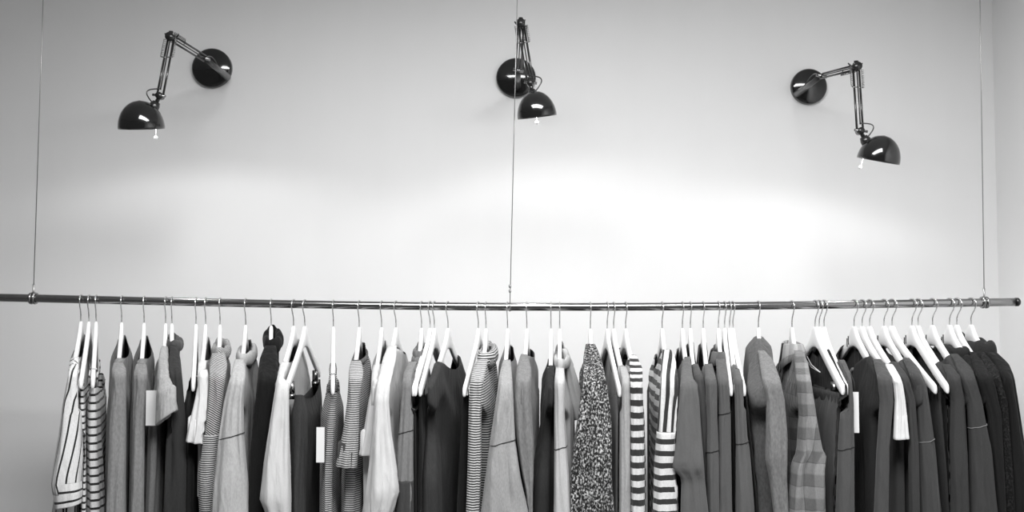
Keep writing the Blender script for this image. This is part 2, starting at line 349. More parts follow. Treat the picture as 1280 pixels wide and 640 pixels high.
G(853, 862, 'blouse', 'blouse', 'smooth grey blouse with batwing sleeve corner beside the bold striped dress', 'sleeve', pl(0.09775, .05), [(446, 855, 864), (460, 852, 868), (500, 849, 873), (550, 844, 877), (583, 838, 879), (598, 852, 880), (640, 851, 884)], us=.22)
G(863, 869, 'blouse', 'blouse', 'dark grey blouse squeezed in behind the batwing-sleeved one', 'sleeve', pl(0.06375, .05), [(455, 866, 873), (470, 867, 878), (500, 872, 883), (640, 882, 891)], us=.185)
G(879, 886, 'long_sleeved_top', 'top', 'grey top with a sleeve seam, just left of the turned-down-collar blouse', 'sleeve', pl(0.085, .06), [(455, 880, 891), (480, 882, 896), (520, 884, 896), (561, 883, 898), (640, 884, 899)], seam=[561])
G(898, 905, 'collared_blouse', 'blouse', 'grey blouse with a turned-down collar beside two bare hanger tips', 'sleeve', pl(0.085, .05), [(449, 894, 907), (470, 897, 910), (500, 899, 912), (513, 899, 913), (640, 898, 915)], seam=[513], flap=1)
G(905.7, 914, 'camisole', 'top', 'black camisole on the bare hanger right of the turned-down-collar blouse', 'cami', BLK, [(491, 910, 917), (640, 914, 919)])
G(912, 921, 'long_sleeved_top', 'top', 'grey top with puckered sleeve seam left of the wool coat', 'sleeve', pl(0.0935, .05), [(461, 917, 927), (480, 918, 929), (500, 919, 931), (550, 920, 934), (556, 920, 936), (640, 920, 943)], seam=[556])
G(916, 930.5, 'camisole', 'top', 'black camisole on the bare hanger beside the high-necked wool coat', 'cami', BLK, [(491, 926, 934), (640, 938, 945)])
G(948, 955, 'wool_coat', 'coat', 'grey wool coat with high neck and lighter sleeve', 'sleeve', pl(.16, .25, scale=260), [(438, 947, 956), (450, 949, 966), (475, 953, 975), (500, 958, 980), (540, 958, 983), (575, 957, 983), (600, 962, 983), (640, 967, 985)], bm=pl(.085, .25, scale=260), vl=.045, vr=.03, us=.215, nwb=.03, closed=1, bfront=[(440, 938, 958), (480, 929, 972), (560, 928, 974), (640, 930, 975)])
plaid = fabric('plaid', .22, .075, .05, .5)
G(990, 1004, 'plaid_shirt', 'shirt', 'plaid shirt with an open turned-down collar', 'sleeve', plaid, [(438, 992, 1004), (455, 994, 1010), (480, 996, 1014), (520, 999, 1020), (560, 997, 1027), (567, 996, 1031), (580, 990, 1029), (640, 985, 1031)], flap=1, bm=fabric('plaid', .11, .04, .05, .5), vl=.035)
G(1019, 1054, 'gathered_skirt', 'skirt', 'grey gathered skirt with wide waistband held by hanger clips', 'skirt', pl(.06, .1), [(490, 1041, 1053), (502, 1040, 1053), (560, 1038, 1050), (640, 1036, 1048)], band=1, folds=.008, vl=.03)
G(1024, 1058, 'wrap_top', 'top', 'dark top with thin neck strings, seen through the open hanger above the gathered skirt', 'tank', pl(.022, .1), [(470, 1046, 1054), (640, 1048, 1055)], nw=.07, scoop=(.03, .015), strings=1)
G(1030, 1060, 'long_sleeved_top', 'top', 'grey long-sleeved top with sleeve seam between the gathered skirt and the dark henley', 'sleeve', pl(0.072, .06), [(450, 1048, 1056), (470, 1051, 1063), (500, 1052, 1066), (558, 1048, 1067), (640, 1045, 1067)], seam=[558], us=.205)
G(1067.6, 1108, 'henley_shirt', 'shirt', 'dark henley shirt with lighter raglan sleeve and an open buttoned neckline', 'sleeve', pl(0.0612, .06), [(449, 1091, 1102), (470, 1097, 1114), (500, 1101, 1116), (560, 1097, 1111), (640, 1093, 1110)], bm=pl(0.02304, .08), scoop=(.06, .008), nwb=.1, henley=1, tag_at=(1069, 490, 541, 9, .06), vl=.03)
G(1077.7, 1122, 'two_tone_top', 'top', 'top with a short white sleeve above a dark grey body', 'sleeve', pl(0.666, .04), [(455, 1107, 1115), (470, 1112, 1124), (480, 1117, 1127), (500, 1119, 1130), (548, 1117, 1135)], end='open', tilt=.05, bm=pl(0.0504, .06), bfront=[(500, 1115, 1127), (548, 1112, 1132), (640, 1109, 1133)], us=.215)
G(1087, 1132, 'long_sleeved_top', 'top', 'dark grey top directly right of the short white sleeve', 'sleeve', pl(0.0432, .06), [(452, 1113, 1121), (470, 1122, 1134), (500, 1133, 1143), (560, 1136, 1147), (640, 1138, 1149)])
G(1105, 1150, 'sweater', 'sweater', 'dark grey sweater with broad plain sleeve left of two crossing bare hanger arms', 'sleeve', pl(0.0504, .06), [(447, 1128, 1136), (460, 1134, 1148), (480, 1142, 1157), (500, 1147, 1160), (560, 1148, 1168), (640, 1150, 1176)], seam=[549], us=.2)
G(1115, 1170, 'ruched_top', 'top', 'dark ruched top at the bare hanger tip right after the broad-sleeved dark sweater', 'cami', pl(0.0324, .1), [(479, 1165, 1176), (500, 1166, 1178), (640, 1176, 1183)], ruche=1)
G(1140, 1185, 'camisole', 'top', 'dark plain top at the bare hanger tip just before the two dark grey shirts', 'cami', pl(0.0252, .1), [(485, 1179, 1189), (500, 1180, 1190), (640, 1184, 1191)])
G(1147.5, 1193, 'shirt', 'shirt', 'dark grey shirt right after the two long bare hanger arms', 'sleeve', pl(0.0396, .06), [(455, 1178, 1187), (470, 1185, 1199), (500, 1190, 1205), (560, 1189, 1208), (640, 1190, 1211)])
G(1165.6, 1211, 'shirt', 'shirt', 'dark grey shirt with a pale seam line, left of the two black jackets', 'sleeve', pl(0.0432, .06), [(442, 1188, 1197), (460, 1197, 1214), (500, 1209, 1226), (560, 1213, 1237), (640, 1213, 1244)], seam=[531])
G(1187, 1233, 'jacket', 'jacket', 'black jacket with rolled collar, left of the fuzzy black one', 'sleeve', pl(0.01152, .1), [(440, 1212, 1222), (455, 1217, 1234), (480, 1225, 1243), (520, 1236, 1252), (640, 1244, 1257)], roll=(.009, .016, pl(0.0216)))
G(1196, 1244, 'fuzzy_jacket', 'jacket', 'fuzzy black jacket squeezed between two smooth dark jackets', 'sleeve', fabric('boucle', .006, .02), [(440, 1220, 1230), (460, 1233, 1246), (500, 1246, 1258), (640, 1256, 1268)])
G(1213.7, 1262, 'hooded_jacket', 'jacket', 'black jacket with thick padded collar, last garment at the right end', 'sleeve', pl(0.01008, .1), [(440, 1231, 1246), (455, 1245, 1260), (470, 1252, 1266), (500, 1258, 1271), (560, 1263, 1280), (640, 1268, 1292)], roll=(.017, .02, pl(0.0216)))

# hanger planes
for s in S:
    X = P(s['nx'], 405, RY).x; s['X'] = X; s['z'] = rail_z(X)
    psi = 0
    for _ in range(30):
        t = (X + ARM * math.sin(psi), RY - ARM * math.cos(psi), s['z'] + up(ARM))
        psi += (s['ex'] - proj(t)[0]) / FPX * 2 / ARM * .9
        psi = max(-.8, min(.8, psi))
    s['psi'] = psi
    s['sn'] = math.sin(psi); s['cs'] = math.cos(psi)
def plane_x(s, u): return s['X'] + u * s['sn']

def interp_front(fr, y):
    ys = [p[0] for p in fr]
    if y > ys[-1] and len(fr) > 1 and ys[-1] >= 640:          # carry the last slope on, damped
        k = min(y - ys[-1], 60) * .6 / (ys[-1] - ys[-2])
        return fr[-1][1] + (fr[-1][1] - fr[-2][1]) * k, fr[-1][2] + (fr[-1][2] - fr[-2][2]) * k
    return float(np.interp(y, ys, [p[1] for p in fr])), float(np.interp(y, ys, [p[2] for p in fr]))

def arm_u_at(s, y):
    us = np.linspace(.012, ARM, 24)
    ys = [proj((plane_x(s, u), RY - u * s['cs'], s['z'] + up(u)))[1] for u in us]
    return float(np.interp(y, ys, us)), ys[-1]

def fold_fn(seed, n=(3, 5, 8)):
    r = random.Random(seed); ph = [r.uniform(0, 6.28) for _ in n]; am = [1., .7, .4]
    def f(a, h):
        w = noise.noise(Vector((seed * 3.1, h * 4, 0))) * 1.6
        return sum(am[i] * math.sin(k * a + ph[i] + w * (1 + .3 * i)) for i, k in enumerate(n)) / 2.1
    return f

def sleeve(s, fr, m, name, parent, iv, us, end='long', tilt=0, seed=0, fold=.16, capped=True):
    """a hanging tube of cloth: starts on the shoulder, follows the hanger's arm, then falls"""
    y0 = fr[0][0]; y1 = fr[-1][0] if end == 'open' else max(fr[-1][0], 770)
    N = 44; K = 36
    b = MB(); rings = []; uvs = []; ff = fold_fn(seed); L = 0; pc = None; pos = []
    ys = [y0 + (y1 - y0) * (i / (N - 1)) ** 1.15 for i in range(N)]
    for i, y in enumerate(ys):
        ua, ytip = arm_u_at(s, y + 6)
        u = us if y > ytip + 8 else min(us, ua + .006)
        if y > ytip - 10: u = u + (us - u) * sstep(ytip - 10, ytip + 18, y)
        d = RY - u * s['cs']
        xl, xr = interp_front(fr, y)
        c = P((xl + xr) / 2, y, d); hw = (xr - xl) / 2 / FPX * d
        hd = min(.036, max(.014, hw * .95))
        if capped:
            k = math.sqrt(min(1, (i + .35) / 3.2)); hd2 = hd * (.6 + .4 * k); hw2 = hw * (.72 + .28 * k)
        else: hd2, hw2 = hd, hw
        if pc is not None: L += (c - pc).length
        pc = c; fa = fold * sstep(0, .12, L) * (1 + .4 * noise.noise(Vector((seed, L * 5, 2))))
        ring = []; arc = 0; uv = []; prev = None
        for j in range(K + 1):
            a = 2 * PI * j / K - PI; ca, sa = math.cos(a), math.sin(a)
            cr = noise.noise(Vector((ca * 1.3 + seed, sa * 1.3, L * 3.5))) + .5 * noise.noise(Vector((ca * 2.6, sa * 2.6 + seed, L * 7)))
            r = 1 + fa * ff(a, L) + fa * 1.1 * (.35 - abs(cr) * 2)
            px = hw2 * math.copysign(abs(ca) ** .9, ca) * (1 + .25 * (r - 1))
            py = hd2 * math.copysign(abs(sa) ** .85, sa) * (1 + (r - 1) * (1.9 if hw2 > .02 else 1.2))
            v = Vector((c.x + px, c.y + py, c.z + tilt * px * sstep(y0, y1, y) + .0012 * noise.noise(Vector((a, L * 30, seed)))))
            if prev is not None: arc += (v - prev).length
            prev = v; uv.append((arc, -L))
            if j < K: ring.append(v)
        rings.append(ring); uvs.append(uv); pos.append((y, c, hw2, hd2, ring))
    if end == 'open':                                   # turned hem, then the inside
        last = rings[-1]; c = pc
        for sc_, dz in ((.93, -.0015), (.86, .004), (.8, .05), (.55, .055)):
            rings.append([Vector((c.x + (v.x - c.x) * sc_, c.y + (v.y - c.y) * sc_, v.z + dz)) for v in last]); uvs.append(uvs[-1])
    b.ringloft(rings, uvs, True, True, True)
    o = b.build(name, m, parent, True, iv)
    return o, pos

def seam_at(pos, y, parent, iv, m):
    i = min(range(len(pos)), key=lambda k: abs(pos[k][0] - y))
    yy, c, hw, hd, ring = pos[i]
    pts = [Vector((c.x + (v.x - c.x) * 1.008, c.y + (v.y - c.y) * 1.008, v.z + .25 * (v.x - c.x))) for v in ring]
    MB().tube(pts, .0011, 5, closed=True).build('seam', m, parent, True, iv)

def body(s, i, m, parent, iv):
    typ = s['typ']; z0 = s['z']; psi = s['psi']
    seed = i * 1.7 + .3; ff = fold_fn(int(seed * 10), (5, 9, 14))
    left = S[i - 1] if i else None; right = S[i + 1] if i + 1 < len(S) else None
    def gap(nb, u, cap):
        if nb is None: return cap
        return max(.0062, min(cap, .47 * abs(plane_x(nb, u) - plane_x(s, u))))
    capL, capR = s.get('vl', .026), s.get('vr', .026)
    fr = s.get('bfront') or (s['front'] if typ != 'sleeve' else None)
    tipw = up(ARM)
    if typ == 'cami': topw = lo(.19) - .004; uF = .188
    elif typ == 'skirt': topw = lo(.19) - .010; uF = .186
    L = s.get('blen', .72)
    ns, K = 40, 96
    if typ in ('sleeve', 'tank'):
        nw = s.get('nw') or s.get('nwb') or min(.13, max(.03, arm_u_at(s, s['front'][0][0] + 3)[0]))
        s['nw_'] = nw; nwbk = s.get('nwk') or min(.1, max(.035, .175 - nw))
        if typ == 'tank': nwbk = nw
        sF, sB = s.get('scoop', (.045, .012))
    b = MB(); rings = []; uvs = []
    for k in range(ns + 1):
        q = (k / ns) ** 1.6; h = q * L
        ring = []; uv = []; arc = 0; prev = None
        for j in range(K + 1):
            a = 2 * PI * j / K; ca, sa = math.cos(a), math.sin(a)
            if typ in ('sleeve', 'tank'):
                Us = .2165
                Ub = .158 if typ == 'sleeve' else .15
                if fr and typ == 'sleeve': Ub = .172
                U = Us + (Ub - Us) * sstep(.035, .12, h)
                if typ == 'tank': U += (.19 - U) * sstep(.14, .26, h)
                
            else: U = uF + .012 * sstep(.0, .5, h)
            u = U * math.copysign(abs(ca) ** .62, ca)
            # room to the neighbours
            gl, gr = gap(left, u, capL), gap(right, u, capR)
            vl, vr = -gl, gr
            if fr and u > 0:
                wz = z0 + NECK - .06 - h
                yy = proj((plane_x(s, U), RY - U * s['cs'], (z0 + topw - h) if typ in ('cami', 'skirt') else (z0 + up(U) - h)))[1]
                xl, xr = interp_front(fr, yy); d = RY - U * s['cs']
                fl = ((xl - 640) / FPX * d * 1.0 - plane_x(s, U)) / s['cs']; fR = ((xr - 640) / FPX * d - plane_x(s, U)) / s['cs']
                wgt = sstep(.3 * U, .92 * U, u)
                if typ in ('sleeve', 'tank') and not s.get('closed'): wgt *= sstep(.03, .1, h)
                vl = vl + (fl - vl) * wgt; vr = vr + (fR - vr) * wgt
            mid, half = (vl + vr) / 2, (vr - vl) / 2
            sv = math.copysign(abs(sa) ** .6, sa)
            if typ in ('sleeve', 'tank'):
                au = abs(u); nl = nw if u >= 0 else nwbk
                if s.get('closed'): wt = up(max(au, nw)) + .0045
                elif au > nl: wt = up(u) + .0045
                else:
                    sco = sF if sa < 0 else sB
                    wt = up(nw) + (up(nwbk) - up(nw)) * (.5 - .5 * math.sin(PI / 2 * max(-1, min(1, u / nl)))) + .0045 - sco * (1 - (au / nl) ** 2.2)
                opn = 0 if s.get('closed') else 1 - sstep(nl * .8, nl * 1.02, au)      # 1 inside the neck hole
                opw = (.6 if (sa > 0) == (s['nx'] < 690) else .12) * (1 - sstep(nl * .25, nl * 1.02, au)) * (0 if s.get('closed') else 1)
                if s.get('henley'): opw = max(opw, .65 * opn)
                op = opn + (1 - opn) * sstep(0, .004, h)
                t0_ = .0095 if half > .0095 else half
                thin_ = t0_ + (half - t0_) * max(sstep(.0, .13 if u > 0 else .06, h), opw)
                if typ == 'sleeve' or au < nw: pass
                half2 = thin_
                mid2 = mid * max(sstep(.01, .13 if u > 0 else .06, h), opw)
                if s.get('closed'): half2, mid2 = t0_ + (half - t0_) * sstep(0, .03, h), mid * sstep(0, .03, h)
                v = mid2 + half2 * sv * op
            else:
                wt = topw - (.018 * (1 - (u / U) ** 2) if typ == 'cami' else .026 * (1 - (u / U) ** 2) ** 1.5 * (0 if s.get('band') else 1))
                t0 = .55 + .45 * sstep(0, .06, h)
                v = mid + half * sv * t0
            w = wt + (-(L + .1) - wt) * q
            fo = s.get('folds', .0038) * (.25 + .75 * sstep(.02, .25, h)) * ff(a, h)
            if s.get('ruche') and h < .03: fo += .003 * math.sin(a * 31) * (1 - h / .03)
            if typ in ('sleeve', 'tank'): fo *= sstep(.015, .08, h)
            lim = .3 * half
            v += max(-lim, min(lim, fo * (.35 + abs(sa)))); u2 = u + fo * .9 * ca
            p = Vector((v, -u2, w))
            if prev is not None: arc += (p - prev).length
            prev = p; uv.append((arc, w))
            if j < K: ring.append(p)
        rings.append(ring); uvs.append(uv)
    b.ringloft(rings, uvs, True, False, False)
    # turned hem
    o = b.build(dict(sleeve='body', tank='body', cami='body', skirt='skirt_panel')[typ], m, parent)
    return o, rings

def collar_roll(s, parent, r, cv, m, lift=0, uoff=0, name='collar', seed=1):
    nw = s['nw_']; b = MB(); K = 14; N = 56
    rings = []; uvs = []
    for i in range(N + 1):
        t = 2 * PI * i / N; uf = nw + uoff; ub = -max(.045, uf * .75)
        u = (uf + ub) / 2 + (uf - ub) / 2 * math.cos(t); v = cv * math.copysign(abs(math.sin(t)) ** .7, math.sin(t)) + (.005 if s['nx'] < 720 else 0) * abs(math.sin(t)) + s.get('voff', 0)
        zf, zb = up(uf) + r * .35, up(ub) + r * .35 + lift
        zz = zb + (zf - zb) * (.5 + .5 * math.cos(t)) - .004 * math.sin(t) ** 2
        c = Vector((v, -u, zz)); nx = Vector((math.sin(t) * nw, -math.cos(t) * cv, 0)).normalized()
        out = Vector((math.sin(t) * .9, -math.cos(t) * .9, 0)).normalized()
        rr = r * (1 + .12 * math.sin(5 * t + seed) + .08 * math.sin(9 * t))
        ring = [c + out * (rr * .72 * math.cos(2 * PI * j / K)) + Vector((0, 0, 1)) * (rr * 1.35 * math.sin(2 * PI * j / K)) for j in range(K)]
        rings.append(ring); uvs.append([(i / N * .5, 2 * PI * rr * j / K) for j in range(K + 1)])
    rings[-1] = rings[0]
    b.ringloft(rings, uvs)
    return b.build(name, m, parent)

def collar_flap(s, parent, m, width=.036, stand=.016, cv=.017):
    nw = s['nw_'] * .95; b = MB(); N = 48; rings = []; uvs = []
    for i in range(N + 1):
        t = PI * 1.5 + .25 + (2 * PI - .5) * i / N      # open on the garment's front (left)
        cu, sv = math.cos(t), math.sin(t)
        base = Vector((cv * sv, -nw * cu, up(nw) * abs(cu) + (up(nw) - .004) * (1 - abs(cu)) + .003))
        out = Vector((sv, -cu, 0)).normalized()
        k = .5 + .8 * min(1, abs(i / N - .5) * 2) ** 3
        prof = [base, base + out * .001 + Vector((0, 0, stand * .7)), base + out * .003 + Vector((0, 0, stand)), base + out * .007 + Vector((0, 0, stand * .85)),
                base + out * (.012) + Vector((0, 0, stand * .85 - width * k * .5)), base + out * .017 + Vector((0, 0, stand * .85 - width * k))]
        inn = [q - out * .0018 + Vector((0, 0, -.0004)) for q in reversed(prof[2:])]
        ring = prof + inn
        rings.append(ring); uvs.append([(i / N * .4, j * .012) for j in range(len(ring) + 1)])
    b.ringloft(rings, uvs, True, True, True)
    return b.build('collar', m, parent)

M_SEAM_D = pl(.02); M_SEAM_L = pl(.16)
CLIP = clip_mesh()
HL = {111: 'second white hanger on the rail, holding a top with narrow black stripes',
      120: 'third white hanger on the rail, holding the ruched black-striped white top',
      214.7: 'white hanger mostly swallowed by the hood roll of the charcoal jacket',
      245: 'white hanger with a bare tip between the charcoal jacket and the ragged white sleeve',
      495: 'white hanger holding the largest white shirt with a wide flat sleeve',
      537.7: 'white hanger with long bare arm, first of two beside the dark tank top',
      543: 'white hanger with long bare arm, second of two beside the dark tank top',
      598: 'white hanger with bare arm between the scooped tank top and the narrow-striped draped sweater',
      607.5: 'white hanger holding the narrow-striped sweater with draped cowl',
      759: 'white hanger with long bare arm right after the chunky tweed knit',
      905.7: 'white hanger with bare arm directly after the turned-down-collar blouse',
      916: 'white hanger with bare arm nearest the high-necked wool coat',
      1024: 'white hanger tucked directly behind the gathered skirt hanger, holding a dark top',
      1030: 'white hanger holding the seamed grey top between gathered skirt and dark henley',
      1105: 'white hanger holding the broad-sleeved dark sweater left of two long bare hanger arms',
      1115: 'white hanger with the first of two long bare arms among the dark garments',
      1140: 'white hanger with the second of two long bare arms among the dark garments',
      1165.6: 'white hanger holding the dark grey shirt with a pale seam line',
      827.6: 'white hanger holding the bold striped dress with lengthwise upper stripes'}
for i, s in enumerate(S):
    loc = Vector((s['X'], RY, s['z']))
    lab = s['label']
    # the hanger
    h = empty('clothes_hanger', loc, s['psi'])
    what = lab.split(' hanging ')[0]
    hl = 'white hanger with steel hook holding the ' + lab
    if len(hl.split()) > 16: hl = 'white hanger holding the ' + lab
    hl = HL.get(s['nx'], hl)
    tag(h, hl, 'hanger', 'white hangers on the rail')
    for me, nm in ((HB, 'shoulder_bar'), (HH, 'hook')):
        o = bpy.data.objects.new(nm, me); C.objects.link(o); o.parent = h
        if nm == 'hook':
            o['label'] = 'bent steel hook'; o.rotation_euler.z = math.radians(min(22, max(-8, (s['nx'] - 700) * .045)))
    if s['nx'] > 1060:
        for u in (-.030, -.040):
            zc = (up(u) + lo(u)) / 2
            MB().box((-.0051, -u, zc + .003), (.0004, .0028, .0105)).build('printed_bar', M_STRING, h, False)
    if s['typ'] == 'skirt':
        for u in (.15, -.15):
            o = CLIP.build('clip', M_STEEL, h); o.location = (0, -u, lo(.15) - .006)
    s['hob'] = h
    # the garment
    g = empty(s['name'], loc, s['psi']); iv = frame(g)
    grp = {'cami': 'small tops at bare hanger tips'}.get(s['typ'])
    tag(g, lab, s['cat'], 'garments on the rail')
    bm = s.get('bm', s['m'])
    o, rings = body(s, i, bm, g, iv); s['gob'] = g
    if s['typ'] == 'sleeve':
        us = s.get('us', .208)
        so, pos = sleeve(s, s['front'], s['m'], 'sleeve', g, iv, us, s.get('end', 'long'), s.get('tilt', 0), i + 1, s.get('fold', .16))
        for y in s.get('seam', ()): seam_at(pos, y, so, iv, M_SEAM_D if s['nx'] < 1100 else M_SEAM_L)
        if 'cuff' in s:
            cf, cm = s['cuff']
            sleeve(s, cf, cm, 'cuff', so, iv, us + .002, 'open' if cf[-1][0] < 700 else 'long', .18 if i == 0 else 0, i + 40, .08, False)
        # the far sleeve
        b = MB(); rr = []; uu = []; fb = fold_fn(i + 77)
        lf = S[i - 1] if i else None; rt = S[i + 1] if i + 1 < len(S) else None
        gl = min([.024] + ([.45 * abs(plane_x(lf, -.2) - plane_x(s, -.2))] if lf else []))
        gr = min([.024] + ([.45 * abs(plane_x(rt, -.2) - plane_x(s, -.2))] if rt else []))
        SL = .17 if s.get('end') == 'open' else .55
        for k in range(20):
            q = k / 19; hh_ = q * SL; sc_ = min(1, .4 + k / 3.)
            rr.append([Vector(((gr - gl) / 2 * sc_ + max(.006, (gl + gr) / 2) * sc_ * math.cos(2 * PI * j / 20), .195 + .012 * q + .026 * sc_ * math.sin(2 * PI * j / 20) * (1 + .2 * fb(2 * PI * j / 20, hh_)), up(.2) + .004 - hh_)) for j in range(20)])
            uu.append([(j / 20 * .12, -hh_) for j in range(21)])
        b.ringloft(rr, uu, True, True, True); b.build('sleeve', s['m'], g)
    if 'drape' in s:
        sleeve(s, s['drape'][0], s['m'], 'hood', g, iv, s['drape'][1], 'open', .2, i + 60)
    if 'roll' in s:
        r, cv, cm = s['roll']
        ls = min([1] + [abs(S[k]['X'] - s['X']) for k in (i - 1, i + 1) if 0 <= k < len(S)])
        collar_roll(s, g, r, cv if s['nx'] > 1180 else cv, cm or s['m'], s.get('lift', 0), .0, 'hood' if 'hood' in lab else 'collar', i)
        if s.get('roll2'):
            for du in (-.028, .026): collar_roll(s, g, r * .9, cv * (.8 if du > 0 else .9), cm or s['m'], 0, du, 'collar', i + 3)
    if s.get('flap'): collar_flap(s, g, fabric('plaid', .36, .17, .05, .5) if 'plaid' in lab else s['m'], width=.052 if 'plaid' in lab else .036, cv=.017 if 'plaid' in lab else .012)
    if s.get('mock'): collar_roll(s, g, .008, .014, bm, .004)
    if s['typ'] == 'cami':
        for u in (.172, -.172):
            b = MB()
            if s.get('ruche') and s['nx'] < 500: b.tube([(-.0075, -u, lo(u) - .012), (-.0085, -u, (up(u) + lo(u)) / 2), (-.0068, -u, up(u) + .0005), (-.004, -u, up(u) + .004), (.004, -u, up(u) + .004), (.0068, -u, up(u) + .0005), (.0085, -u, (up(u) + lo(u)) / 2), (.0075, -u, lo(u) - .012)], .0014, 6)
            else: b.tube([(-.003, -u, lo(u) - .02), (-.003, -u, lo(u) - .002), (.003, -u, lo(u) - .002), (.003, -u, lo(u) - .02)], .0014, 6)
            b.build('strap', s['m'], g)
    if s.get('band'):
        b = MB(); rr = []; uu = []
        for k, (dz, sc_) in enumerate(((.006, 1.0), (.006, 1.10), (-.004, 1.14), (-.018, 1.12), (-.022, 1.02))):
            rr.append([Vector((v.x * sc_ + .0015 * math.sin(j * 1.9), v.y * (1 + (sc_ - 1) * .12), v.z + dz)) for j, v in enumerate(rings[0])]); uu.append([(j * .005, dz) for j in range(len(rings[0]) + 1)])
        b.ringloft(rr, uu); b.build('waistband', pl(.045, .1), g)
    if 'tag_at' in s:
        x, ya, yb, wpx, u = s['tag_at']
        d = RY - .2; a, c = P(x, ya, d), P(x, yb, d); w = wpx / 2 / FPX * d
        t = MB().box((a + c) / 2, (w, .0006, (a.z - c.z) / 2), bev=0).build('price_tag', M_CARD, g, False, iv); t['label'] = 'white card price tag'
        MB().tube([a + Vector((0, 0, -.004)), a + Vector((0, .004, .02)), a + Vector((-.004, .02, .045))], .0008, 5).build('tag_string', M_STRING, t, True, iv)
    if s.get('strings'):
        for k in range(2):
            MB().tube([(-.016, .06, up(.06) - .03 - .012 * k), (-.02, 0, up(.05) - .055 - .006 * k), (-.018, -.07, up(.07) - .055)], .0012, 5).build('neck_string', M_CARD, g)
    if s.get('henley'):
        nw = s['nw_']; rim = [v for v in rings[0] if v.x < -.004]
        rim = sorted(rim, key=lambda v: v.y); MB().tube([v + Vector((-.001, 0, .001)) for v in rim[2:-2]], .0042, 8).build('neckband', pl(.10, .06), g)
        for k in range(3):
            MB().lathe([(0, .003), (.0045, .0025), (.006, 0), (.0045, -.002), (0, -.002)], Matrix.Translation((-.0305, -.005, up(nw) - .072 - .03 * k)) @ Matrix.Rotation(-PI / 2, 4, 'Y'), 12).build('button', M_BTN, g)
        MB().box((.012, .015, up(nw) - .004), (.0008, .014, .006)).build('neck_label', M_CARD, g, False)

# ------------------------------------------------------------------ neighbours press against each other instead of passing through
bpy.context.view_layer.update()
PRI = {'shoulder_bar': 3, 'hook': 3, 'sleeve': 2, 'cuff': 2, 'hood': 2, 'collar': 2, 'waistband': 2, 'skirt_panel': 1.5, 'body': 1}
def gather(root, i):
    out = []
    def walk(o):
        st = o.name.split('.')[0]
        if o.type == 'MESH' and st in PRI:
            me = o.data; a = np.empty(len(me.vertices) * 3); me.vertices.foreach_get('co', a); a = a.reshape(-1, 3)
            M = np.array(o.matrix_world); w = a @ M[:3, :3].T + M[:3, 3]
            p = PRI[st] + (.5 if st == 'body' and S[i]['typ'] in ('cami', 'tank') else 0)
            out.append([o, p, w, M, False])
        for c in o.children: walk(c)
    walk(root); return out
CY, CZ = .012, .026
things = [(gather(s['hob'], i), gather(s['gob'], i)) for i, s in enumerate(S)]
def cells(w): return np.floor(w[:, 1] / CY).astype(int), np.floor(w[:, 2] / CZ).astype(int)
def limit(w, sign):
    d = {}
    for a, b, x in zip(*cells(w), w[:, 0]):
        for db in (-1, 0, 1):
            k = (a, b + db)
            if k not in d or (x - d[k]) * sign > 0: d[k] = x
    return d
GAPX = .0007
def press(A, B):
    # A hangs left of B
    la = limit(A[2], 1); lb = limit(B[2], -1)
    both = {k: (la[k], lb[k]) for k in la.keys() & lb.keys() if la[k] > lb[k] - GAPX}
    if not both: return
    for T, o, sign in ((A, B, 1), (B, A, -1)):
        if T[1] > o[1] or T[1] == 3: continue
        ca, cb = cells(T[2])
        for n_, k in enumerate(zip(ca, cb)):
            q = both.get(k)
            if q is None: continue
            hi, lw = q
            if T[1] < o[1]: lim = (lw - GAPX) if sign > 0 else (hi + GAPX)
            else: lim = (hi + lw) / 2 - sign * GAPX / 2
            x = T[2][n_, 0]
            if (x - lim) * sign > 0:
                T[2][n_, 0] = x + max(-.03, min(.03, lim - x)); T[4] = True
for rep in range(2):
    for i in range(len(S)):
        for j in range(i + 1, min(i + 4, len(S))):
            for A in things[i][0] + things[i][1]:
                for B in things[j][0] + things[j][1]:
                    if A[1] == 3 and B[1] == 3: continue
                    if A[2][:, 0].max() < B[2][:, 0].min() - GAPX: continue
                    press(A, B)
for hs, gs_ in things:
    for o, p, w, M, ch in gs_:
        if ch:
            Mi = np.linalg.inv(M); l = w @ Mi[:3, :3].T + Mi[:3, 3]
            o.data.vertices.foreach_set('co', l.ravel()); o.data.update()

